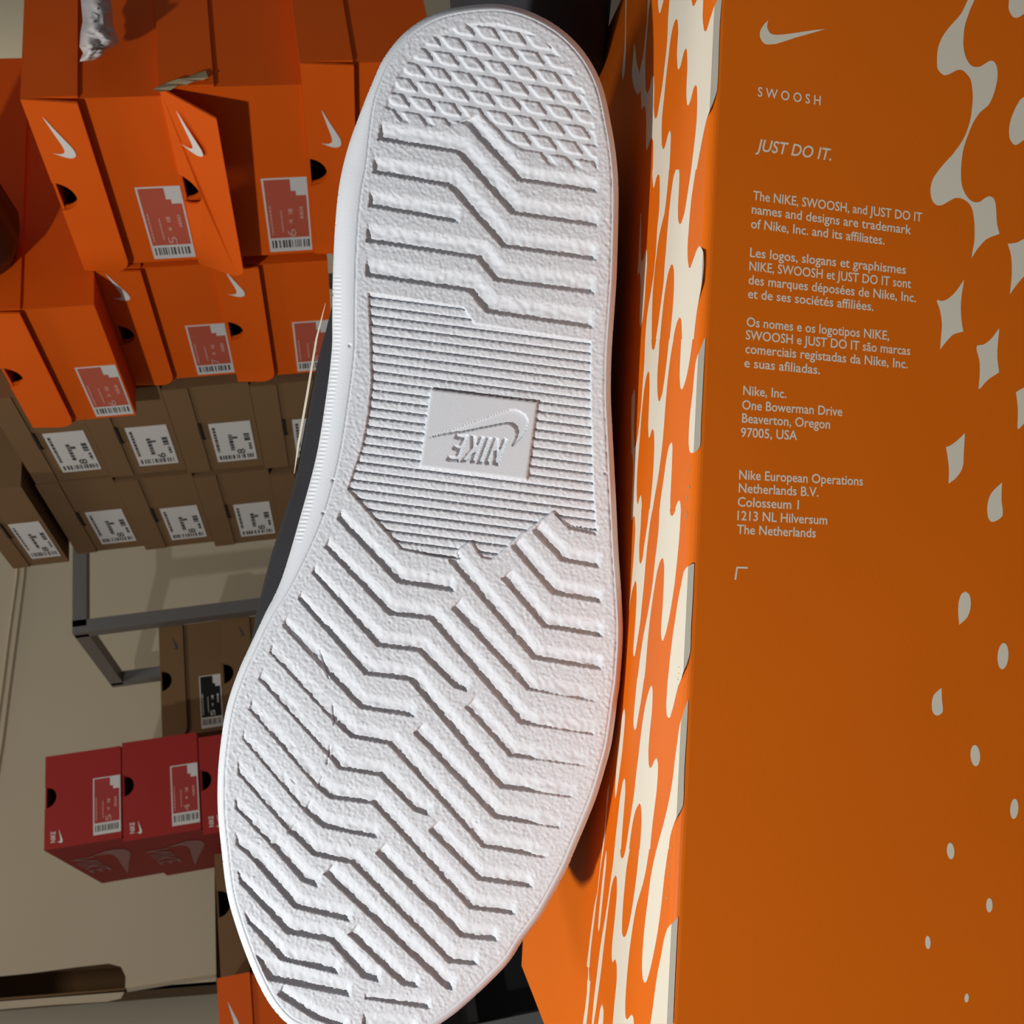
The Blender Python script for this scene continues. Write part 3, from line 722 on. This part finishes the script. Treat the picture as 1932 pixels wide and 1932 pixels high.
# sunlit edge of the upper, painted as a pale strip, seen past the sole's waist
pp = MB(); PIP = [(614, 572), (607, 600), (597, 639), (580, 742), (563.5, 835), (555, 893)]
ps = []
for k, (x, y) in enumerate(PIP):
    Zp = ZS + 0.034; w_ = [0.6, 2.2, 3.6, 4.4, 4.2, 1.0][k]
    for sx in (-w_ / 2, w_ / 2):
        for dz in (0, 0.004): ps.append(W(ray(x + sx, y) * (Zp + dz)))
fs = []
for k in range(len(PIP) - 1):
    a = k * 4; b = a + 4
    fs += [(a, a + 2, b + 2, b), (a + 1, b + 1, b + 3, a + 3), (a, b, b + 1, a + 1), (a + 2, a + 3, b + 3, b + 2)]
fs += [(0, 1, 3, 2), (len(ps) - 4, len(ps) - 2, len(ps) - 1, len(ps) - 3)]
pp.add(ps, fs); pp.build('sunlit_edge', MAT['sunlit_edge'], shoe)['label'] = 'pale line for the sunlit edge of the upper'

# ------------------------------------------------------------------ shoe boxes behind
def placer(O, A, B, D):
    O, A, B, D = map(np.array, (O, A, B, D))
    return lambda a, b, c: O + A * a + B * b + D * c
def half_disc(a0, b0, r, n=14, ea=1.0):
    return [(a0 - r * ea * math.cos(t), b0 + r * math.sin(t)) for t in np.linspace(0, math.pi, n)]
def rr_corner(w, h, r, n=6):
    """panel whose far lower corner is rounded"""
    p = [(0, 0), (w, 0)]
    p += [(w - r + r * math.cos(t), h - r + r * math.sin(t)) for t in np.linspace(0, math.pi / 2, n)]
    p += [(0, h)]
    return p
def glyphs(mb, s, a0, b0, width, height, place, c):
    """text reading along -a, its top towards -b; (a0,b0) = baseline start"""
    v, f = text_mesh(s); x0, x1 = v[:, 0].min(), v[:, 0].max(); y0 = v[:, 1].min(); y1 = v[:, 1].max()
    mb.add([place(a0 - (p[0] - x0) / (x1 - x0) * width, b0 - (p[1] - y0) / (y1 - y0) * height, c) for p in v], f)
def swoosh_on(mb, a0, b0, length, height, place, c, rot=0.0):
    """mark reading along -a with its belly towards +b"""
    pts = smooth_closed(SWOOSH, 2)
    P = []
    for x, y in pts:
        xx, y2 = x * length, y * height
        xr = xx * math.cos(rot) - y2 * math.sin(rot); yr = xx * math.sin(rot) + y2 * math.cos(rot)
        P.append((a0 - xr, b0 - yr))
    tr = tessellate_polygon([[Vector((p[0], p[1], 0)) for p in P]])
    mb.add([place(p[0], p[1], c) for p in P], [tuple(t) for t in tr])

def size_label(box, place, a0, b0, a1, b1, c, style, size):
    """a stuck-on end label: barcode at its far end, white corner square at its near end"""
    w, h = a1 - a0, b1 - b0
    base = MAT['label_white']
    mb = MB(); prism(mb, rect(a0, b0, a1, b1), [], c, c - 0.0004, place)
    lab = mb.build('size_label', base, box)
    lab['label'] = {'red': 'white bordered red size label', 'black': 'black size label with white barcode end', 'wine': 'white bordered red size label', 'white': 'white size label with barcode'}[style]
    c2 = c - 0.0006
    if style != 'white':
        mb = MB(); bd = 0.045 * h
        prism(mb, [(a0 + bd, b0 + bd), (a0 + 0.30 * w * 0.62, b0 + bd)][:0] or [(a0 + bd, b0 + bd), (a0 + bd, b1 - 0.38 * h), (a0 + 0.17 * w, b1 - 0.38 * h), (a0 + 0.17 * w, b1 - 0.27 * h),
                   (a0 + 0.23 * w, b1 - 0.27 * h) , (a0 + 0.23 * w, b1 - bd), (a0 + 0.80 * w, b1 - bd), (a0 + 0.80 * w, b0 + bd)], [], c, c2, place)
        mb.build('label_field', MAT[{'red': 'label_red', 'black': 'label_black', 'wine': 'label_wine'}[style]], lab)
    ink = MB()
    # barcode bars run along a, side by side along b
    b = b0 + 0.07 * h; rnd = random.Random(int(abs(a0 * 9999) + ord(size[0])))
    while b < b1 - 0.07 * h:
        wd = h * rnd.choice((0.02, 0.035, 0.05)); 
        prism(ink, rect(a0 + 0.835 * w, b, a0 + 0.945 * w, min(b + wd, b1 - 0.05 * h)), [], c, c - 0.0005, place)
        b += wd + h * rnd.choice((0.02, 0.03, 0.05))
    if style == 'white':
        for (x0, y0, x1, y1) in ((0.1, .06, .74, .13), (.30, .40, .72, .50), (.30, .78, .50, .92), (.55, .86, .72, .93), (.36, .50, .42, .62)):
            # rows of small print, as short dashes
            x = x0
            while x < x1:
                dx = rnd.uniform(0.03, 0.08)
                prism(ink, rect(a0 + x * w, b0 + y0 * h, a0 + min(x + dx, x1) * w, b0 + y1 * h), [], c, c - 0.0005, place); x += dx + 0.015
        glyphs(ink, size, a0 + 0.82 * w, b0 + 0.74 * h, 0.13 * w, 0.20 * h, place, c - 0.0006)
    ink.build('barcode', MAT['ink'], lab)
    if style != 'white':
        t = MB()
        glyphs(t, size, a0 + 0.785 * w, b0 + 0.66 * h, 0.11 * w, 0.21 * h, place, c - 0.0009)
        for (x0, y0, x1, y1) in ((.35, .10, .75, .14), (.42, .34, .72, .38), (.40, .52, .47, .62), (.55, .52, .60, .60), (.38, .78, .55, .86)):
            x = x0
            while x < x1:
                dx = rnd.uniform(0.015, 0.05)
                prism(t, rect(a0 + x * w, b0 + y0 * h, a0 + min(x + dx, x1) * w, b0 + y1 * h), [], c2, c2 - 0.0003, place); x += dx + 0.012
        t.build('size_print', MAT['label_white'] if style == 'black' else mat('faded_print', (0.62, 0.30, 0.24), 0.5) if 'faded_print' not in bpy.data.materials else bpy.data.materials['faded_print'], lab)

def lidded_box(O, A, B, D, w, h, dep, lid_h, m, label, group, flare=0.003, hole=(0.52, 0.016), label_rect=None, style='red', size='5',
               logo=None, logo_mat=None, name='shoe_box', top_flare=0.0, hole_ea=1.0, corner=0.016):
    pl = placer(O, A, B, D)
    box = thing(name, pl(w / 2, h, dep / 2), label, 'box', group)
    th = 0.0022
    hp = half_disc(w * hole[0], 0.0, hole[1], ea=hole_ea) if hole else None
    # body: closed carton of sheet card with the thumb cut in its end
    body = MB()
    g = th + 0.0006
    endp = rect(g, g, w - g, h)
    if hp:
        hh = [(a, max(b, g)) for a, b in half_disc(w * hole[0], g, hole[1] - g * 0.6, ea=hole_ea)]
        endp = [(g, g)] + hh + [(w - g, g), (w - g, h), (g, h)]
    prism(body, endp, [], g, g + th, pl)
    for a in (g, w - g - th): prism(body, rect(0, g, dep - g, h), [], a, a + th, lambda x, y, z: pl(z, y, x + g * 0) if x > g else pl(z, y, g + th))
    prism(body, rect(g, g, w - g, h), [], dep - g - th, dep - g, pl)
    prism(body, rect(g + th, g + th, w - g - th, dep - g - th), [], h - th, h, lambda x, y, z: pl(x, z, y))
    body.build('carton', m, box)
    # lid
    lid = MB()
    prism(lid, rect(0, th, w, dep - th), [], 0, th, lambda x, y, z: pl(x, z, y))
    for a in (0, w - th): prism(lid, rect(th, th, dep - th, lid_h), [], a, a + th, lambda x, y, z: pl(z, y, x))
    prism(lid, rect(0, 0, w, lid_h), [], dep - th, dep, pl)
    pan = rr_corner(w, lid_h, corner)
    if hp: pan = [(0, 0)] + hp + pan[1:]
    fl = lambda a, b, c: pl(a, b, c - flare * (max(b, 0) / lid_h) - top_flare * (1 - a / w) * (b / lid_h))
    # subdivide the panel's free edge only through its own outline; slight bow is enough
    prism(lid, pan, [], 0.0, th, fl)
    lo = lid.build('lid', m, box)
    if logo:
        s = MB(); swoosh_on(s, w * logo[0], lid_h * logo[1], logo[2], logo[3], lambda a, b, c: fl(a, b, c), -0.0006 - 0.22 * top_flare, logo[4] if len(logo) > 4 else 0.0)
        s.build('printed_mark', logo_mat or MAT['logo'], lo)
    if label_rect:
        a0, b0, a1, b1 = label_rect
        size_label(box, pl, a0 * w, b0 * h, a1 * w, b1 * h, g, style, size)
    return box

G1 = 'orange shoe boxes stacked in the stockroom'
def stack_box(px, py, w, h, dep=0.33, off=0.0, **k):
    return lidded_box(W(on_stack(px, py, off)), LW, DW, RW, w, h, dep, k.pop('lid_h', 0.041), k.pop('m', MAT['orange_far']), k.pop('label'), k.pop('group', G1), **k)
LOGO = (0.30, 0.72, 0.040, 0.017, 0.10)
stack_box(38, 188, .193, .1021, label='orange shoe box with white tissue paper at its side, left of the torn flap', label_rect=(.50, .62, .965, .985), size='5', logo=(0.285, .68, .042, .018, .1), flare=.006)
tornb = stack_box(300, 166, .200, .1081, label='orange shoe box with torn lid corner and flap standing open, in the nearest stack', label_rect=(.50, .62, .965, .985), size='6', logo=(0.25, .62, .040, .017, .1), flare=.024, top_flare=.012)
stack_box(566, 120, .215, .1077, label='orange shoe box half hidden behind the sneaker heel, right of the torn flap', label_rect=(.50, .62, .965, .985), size='6', logo=(0.38, .72, .040, .017, .1), flare=.004)
stack_box(-58, 592, .19, .1044, off=.043, lid_h=.042, label='orange shoe box jutting out at the left photo edge, its label far from the sneaker', label_rect=(.50, .62, .965, .985), size='6', logo=None, flare=.004)
stack_box(178, 512, .186, .1072, label='orange shoe box with shaded lid, right of the jutting box', label_rect=(.50, .62, .965, .985), size='7', logo=(0.22, .60, .040, .017, .1), flare=.004)
stack_box(404, 505, .190, .1073, label='orange shoe box with grey thumb hole beside the sneaker waist, in the farther orange stack', label_rect=(.50, .62, .965, .985), size='6', logo=(0.22, .60, .040, .017, .1), flare=.004)

lt = float(np.dot(on_stack(300, 166), Lc)) - 0.004
tq = [(287, 168), (310, 158), (335, 149), (352, 146), (372, 138), (388, 133), (393, 146), (383, 151), (366, 153), (352, 160), (336, 161), (322, 170), (304, 173)]
mb = MB(); tr_ = tessellate_polygon([[Vector((x, y, 0)) for x, y in tq]])
n = len(tq); pts = [W(on_front(x, y, lt + (0.0015 if i % 2 else 0))) for i, (x, y) in enumerate(tq)] + [W(on_front(x, y, lt + 0.004)) for x, y in tq]
mb.add(pts, [tuple(t_) for t_ in tr_] + [(i, (i + 1) % n, (i + 1) % n + n, i + n) for i in range(n)])
mb.build('torn_edge', MAT['paper_edge'], tornb)['label'] = 'torn brown card edge'
# brown boxes
G2 = 'brown shoe boxes stacked beyond the orange ones'
def brown_box(px, py, w, h, label, size, off=0.0, dep=0.30, lab=(.42, .42, .90, .93), slot=True):
    O = W(on_stack(px, py, off)); pl = placer(O, LW, DW, RW)
    box = thing('shoe_box', pl(w / 2, h, dep / 2), label, 'box', G2)
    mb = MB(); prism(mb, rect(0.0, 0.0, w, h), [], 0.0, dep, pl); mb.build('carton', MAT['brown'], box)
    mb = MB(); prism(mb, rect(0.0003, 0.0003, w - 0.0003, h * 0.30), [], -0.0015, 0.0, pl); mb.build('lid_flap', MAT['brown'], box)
    if slot:
        mb = MB()
        prism(mb, [(w * .40, h * .295), (w * .58, h * .295), (w * .59, h * .34), (w * .575, h * .345), (w * .565, h * .33), (w * .40, h * .33)], [], -0.0022, -0.0002, pl)
        mb.build('thumb_slit', MAT['dark'], box)
    size_label(box, pl, lab[0] * w, lab[1] * h, lab[2] * w, lab[3] * h, -0.0001, 'white', size)
    return box
brown_box(-30, 752, .185, .0870, 'brown shoe box at the left under the jutting orange box, upper brown row', '8')
brown_box(136, 742, .184, .0903, 'brown shoe box left of the long dark seam, upper brown row', '6')
brown_box(303, 735, .186, .0943, 'brown shoe box right of the long dark seam, upper brown row', '8')
brown_box(470, 728, .186, .1000, 'brown shoe box disappearing behind the sneaker, upper brown row', '8')
brown_box(-84, 930, .215, .0720, 'brown shoe box at the left edge, dark gap on its right', '8', off=.02)
brown_box(66, 914, .20, .0895, 'brown shoe box just right of the dark gap, lower brown row', '8')
brown_box(215, 908, .20, .0940, 'third brown shoe box from the left edge, lower brown row', '8')
brown_box(364, 900, .205, .0942, 'brown shoe box nearest the sneaker with whole label showing, lower brown row', '8')
brown_box(508, 896, .215, .107, 'brown shoe box end mostly hidden by the sneaker, lower brown row', '8')

# boxes facing us: A runs down the picture
AF = -RW
def front_box(px, py, l, w, h, dep, **k):
    return lidded_box(W(on_front(px, py, l)), AF, DW, LW, w, h, dep, k.pop('lid_h'), k.pop('m'), k.pop('label'), k.pop('group'), **k)
G3 = 'red shoe boxes stacked in front of the cream carton'
def red_box(px, py, l, w, h, dep, label, size):
    b = front_box(px, py, l, w, h, dep, lid_h=h * .985, m=MAT['red'], label=label, group=G3, flare=0.0, hole=(.45, .0165), corner=.002)
    pl = placer(W(on_front(px, py, l)), AF, DW, LW)
    size_label(b, pl, w * .32, h * .62, w * .93, h * .975, -0.0003, 'wine', size)
    mk = MB()
    swoosh_on(mk, w * .95, h * .235, .020, .008, pl, -0.0008); glyphs(mk, 'NIKE', w * .935, h * .145, .016, .007, pl, -0.0008)
    mk.build('printed_mark', MAT['logo'], b)
    # large mark on the long side: reads into the picture
    sd_ = lambda a, b_, c: pl(w + 0.0008 - c, b_, dep - a)
    sm = MB()
    swoosh_on(sm, dep * .80, h * .88, dep * .62, h * .55, sd_, 0); glyphs(sm, 'NIKE', dep * .72, h * .40, dep * .38, h * .30, sd_, 0)
    sm.build('side_mark', mat('rose_print', (0.42, 0.20, 0.17), 0.6) if 'rose_print' not in bpy.data.materials else bpy.data.materials['rose_print'], b)
    return b
RL = 1.62
red_box(86, 1428, RL, .140, .1114, .36, 'leftmost red shoe box, standing against the cream carton, label size 5', '5')
red_box(230, 1402, RL, .150, .1140, .36, 'middle red shoe box, its label reading 4', '4')
red_box(374, 1392, RL, .150, .1140, .36, 'red shoe box almost hidden by the sneaker, right of the other red ones', '4')
G4 = 'brown lidded boxes below the steel frame'
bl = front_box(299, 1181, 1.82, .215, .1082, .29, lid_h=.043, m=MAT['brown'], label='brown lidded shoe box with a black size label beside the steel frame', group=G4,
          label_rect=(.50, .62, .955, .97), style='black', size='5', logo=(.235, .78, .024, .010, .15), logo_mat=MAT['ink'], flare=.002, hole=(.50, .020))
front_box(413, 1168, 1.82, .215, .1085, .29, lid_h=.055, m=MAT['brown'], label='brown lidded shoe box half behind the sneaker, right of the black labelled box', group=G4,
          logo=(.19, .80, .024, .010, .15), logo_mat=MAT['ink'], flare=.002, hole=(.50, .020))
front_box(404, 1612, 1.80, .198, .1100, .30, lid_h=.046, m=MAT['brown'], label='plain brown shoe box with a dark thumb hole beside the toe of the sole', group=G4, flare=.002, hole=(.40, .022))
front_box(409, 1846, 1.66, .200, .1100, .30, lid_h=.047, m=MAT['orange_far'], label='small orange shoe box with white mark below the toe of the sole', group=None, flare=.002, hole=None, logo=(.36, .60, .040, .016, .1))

# ------------------------------------------------------------------ cream carton with a hand hole
CL = 2.20
Oc = W(on_front(-330, 1000, CL))
def fr(px, py):
    p = W(on_front(px, py, CL)) - Oc
    return (float(np.dot(p, AF)), float(np.dot(p, DW)))
plc = placer(Oc, AF, DW, LW)
car = thing('storage_carton', plc(*fr(403, 1700), 0.15), 'big cream cardboard carton with an oval hand hole behind the red boxes', 'carton')
front = [fr(-330, 560), fr(560, 560), fr(560, 1560), fr(404, 1600), fr(408, 1858), fr(-330, 1915)]
hole_px = [(-40, 1846), (60, 1836), (150, 1824), (205, 1818), (228, 1824), (237, 1842), (236, 1868), (228, 1884), (200, 1890), (100, 1896), (-40, 1908)]
mb = MB(); prism(mb, front, [[fr(*p) for p in hole_px]], 0, 0.006, plc); mb.build('front_panel', MAT['carton'], car)
mb = MB()
a1 = fr(408, 1858); a2 = fr(-330, 1915)
sq = [plc(*a1, 0), plc(*a2, 0), plc(*a2, .36), plc(*a1, .36)]
sq2 = [p - AF * .006 for p in sq]
mb.add(sq + sq2, [(0, 1, 2, 3), (7, 6, 5, 4), (0, 4, 5, 1), (1, 5, 6, 2), (2, 6, 7, 3), (3, 7, 4, 0)])
mb.build('side_panel', MAT['brown'], car)  # brown on a cream carton: the side's shade is put into its colour
mb = MB(); prism(mb, front, [], .16, .165, plc); mb.build('inner_panel', MAT['brown'], car)
# raised folds
def fold(pts, wpx, name):
    mb = MB()
    for k in range(len(pts) - 1):
        (x0, y0), (x1, y1) = pts[k], pts[k + 1]
        d = nrm((x1 - x0, y1 - y0)); n = np.array((-d[1], d[0])) * wpx / 2
        q_ = [fr(x0 + n[0], y0 + n[1]), fr(x1 + n[0], y1 + n[1]), fr(x1 - n[0], y1 - n[1]), fr(x0 - n[0], y0 - n[1])]
        pts3 = [plc(*p, 0) for p in q_] + [plc((q_[0][0] + q_[3][0]) / 2, (q_[0][1] + q_[3][1]) / 2, -0.006), plc((q_[1][0] + q_[2][0]) / 2, (q_[1][1] + q_[2][1]) / 2, -0.006)]
        mb.add(pts3, [(0, 1, 5, 4), (3, 4, 5, 2), (0, 4, 3), (1, 2, 5)])
    mb.build(name, MAT['carton'], car)
fold([(52, 1000), (46, 1090), (32, 1200), (20, 1290), (6, 1400), (-10, 1500)], 7, 'fold_ridge')
fold([(38, 1000), (33, 1090), (18, 1200), (7, 1290), (-8, 1400)], 6, 'fold_ridge')
fold([(240, 1868), (330, 1853), (408, 1842)], 8, 'fold_ridge')

# ------------------------------------------------------------------ steel frame
def tube(mb, p, q, s=0.012):
    p, q = np.array(p), np.array(q); d = nrm(q - p)
    up = np.array((0, 0, 1.0)) if abs(d[2]) < .8 else LW
    x = nrm(np.cross(d, up)); y = np.cross(d, x)
    c = [x * s + y * s, -x * s + y * s, -x * s - y * s, x * s - y * s]
    mb.add([p + k for k in c] + [q + k for k in c], [(0, 1, 2, 3), (7, 6, 5, 4), (0, 4, 5, 1), (1, 5, 6, 2), (2, 6, 7, 3), (3, 7, 4, 0)])
def ground(p): p = np.array(p); return np.array((p[0], p[1], 0.0))
k1 = W(ray(153, 1186) * 1.80); k2 = k1 + LW * 0.29; k1r = k1 + RW * 0.75; k2r = k2 + RW * 0.75
frm = thing('steel_shelving', ground((k1 + k2r) / 2), 'grey square-tube steel shelf frame behind the brown boxes', 'frame')
for nm, a, b in (('rail', k1, k1r), ('rail', k1, k2), ('rail', k1r, k2r)):
    mb = MB(); tube(mb, a, b); mb.build(nm, MAT['steel'], frm)
for a in (k1, k2, k1r, k2r):
    mb = MB(); tube(mb, a + np.array((0, 0, .012)), ground(a)); mb.build('post', MAT['steel'], frm)

# ------------------------------------------------------------------ tissue paper
tp = [(150,-30),(205,-30),(212,20),(214,50),(222,70),(224,80),(220,86),(205,92),(190,106),(180,112),(165,115),(150,116),(157,100),(150,88),(152,60),(156,40)]
mb = MB(); l0 = float(np.dot(on_stack(160, 150), Lc))
tris = tessellate_polygon([[Vector((x, y, 0)) for x, y in tp]])
bm = bmesh.new(); bv = [bm.verts.new((x, y, 0)) for x, y in tp]
for t_ in tris: bm.faces.new([bv[k] for k in t_])
bmesh.ops.subdivide_edges(bm, edges=bm.edges[:], cuts=5, use_grid_fill=True); bmesh.ops.triangulate(bm, faces=bm.faces[:]); bm.verts.index_update()
tpa = np.array(tp + [tp[0]], float)
pts = []
for v in bm.verts:
    dd = float(poly_dist(np.array([v.co.x]), np.array([v.co.y]), tpa)[0])
    zz = 0.004 + 0.020 * min(1, dd / 18.0) ** 0.6 + 0.0035 * math.sin(v.co.x * .31 + v.co.y * .12) * min(1, dd / 6) + 0.001 * math.sin(v.co.y * .13 - v.co.x * .1)
    pts.append(W(on_front(v.co.x, v.co.y, l0 - zz)))
mb.add(pts, [tuple(q_.index for q_ in f.verts) for f in bm.faces]); bm.free()
tag(mb.build('tissue_paper', MAT['tissue'], smooth=True), 'crumpled white tissue paper poking out at the top left beside an orange box', 'paper')

# ------------------------------------------------------------------ dark things at the edges
def blob_loft(name, m, label, cat, secs, seg=20, parts=None):
    """secs: list of (centre world, half-width vec, half-height vec)"""
    mb = MB(); pts = []; fs = []
    for c, a, b in secs:
        for i in range(seg):
            t_ = 2 * math.pi * i / seg
            ca, sa = math.cos(t_), math.sin(t_)
            ca = math.copysign(abs(ca) ** .75, ca); sa = math.copysign(abs(sa) ** .75, sa)
            pts.append(np.array(c) + np.array(a) * ca + np.array(b) * sa)
    for k in range(len(secs) - 1):
        for i in range(seg):
            j = (i + 1) % seg; fs.append((k * seg + i, k * seg + j, (k + 1) * seg + j, (k + 1) * seg + i))
    fs.append(tuple(range(seg))); fs.append(tuple(range((len(secs) - 1) * seg, len(secs) * seg)))
    mb.add(pts, fs)
    o = mb.build(name, m, smooth=True); tag(o, label, cat); return o
# the other shoe, lying on the box behind the heel
mc = on_top(1000, -40)
mc = NEAR + Eb * (-0.208) + Db * 0.120
secs = []
for t_, wx, hz_ in ((-.115, .010, .010), (-.10, .030, .020), (-.06, .042, .026), (0.0, .046, .028), (.030, .042, .026), (.045, .030, .020), (.052, .012, .010)):
    c_ = mc + Eb * (t_ + 0.0) - Vb * (hz_ * 1.0)
    secs.append((W(c_), DBW * wx, VBW * hz_))
blob_loft('sneaker', MAT['black'], 'dark sneaker toe lying on the orange box behind the heel of the upturned sole', 'shoe', secs)
# dark bag on top of the nearest orange stack
bc = on_stack(-150, 340)
secs = []
for t_, s_ in ((-.105, .25), (-.09, .8), (-.03, 1.0), (.03, .85), (.09, 1.0), (.115, .8), (.125, .3)):
    secs.append((W(bc + Lc * (t_) + Rc * .03), RW * .045 * s_, DW * .048 * s_))
blob_loft('leather_bag', MAT['leather'], 'dark leather bag at the left photo edge beside the orange boxes', 'bag', secs)

# added dark backing for the room's shade low behind the toe
sh = thing('dark_backing', ground(W(on_front(1000, 2000, 2.3))), 'dark backing added in place of room shade behind the toe of the sole', 'shelf')
O = W(on_front(560, 1440, 2.35)); plq = placer(O, AF, DW, LW)
hgt = float(O[2])
mb = MB(); prism(mb, rect(0, 0, 1.4, hgt), [], .24, .26, plq); mb.build('back_panel', MAT['shelf'], sh)
for z_ in (.30, .62): 
    mb = MB(); prism(mb, rect(0, z_, 1.4, z_ + .02), [], 0, .24, plq); mb.build('backing_board', MAT['shelf'], sh)
pxq = W(on_front(868, 1960, 2.34)) - O
aq = float(np.dot(pxq, AF))
mb = MB(); prism(mb, rect(aq - .02, 0, aq + .02, hgt), [], -.03, 0, plq); mb.build('upright', mat('pale_grey_paint', (.30, .31, .30), .5), sh)

for o in list(bpy.data.objects):
    if '_w' in o: del o['_w']
for nm in ('outsole', 'midsole', 'upper'):
    o_ = bpy.data.objects[nm]; c_ = np.empty(len(o_.data.vertices) * 3, np.float32); o_.data.vertices.foreach_get('co', c_); c_ = c_.reshape(-1, 3) + shoe_loc
    print('PEN', nm, float(((c_ - NEARW) @ VBW).max()))
print('BOX depth', BD, 'e', EB0, EB1)
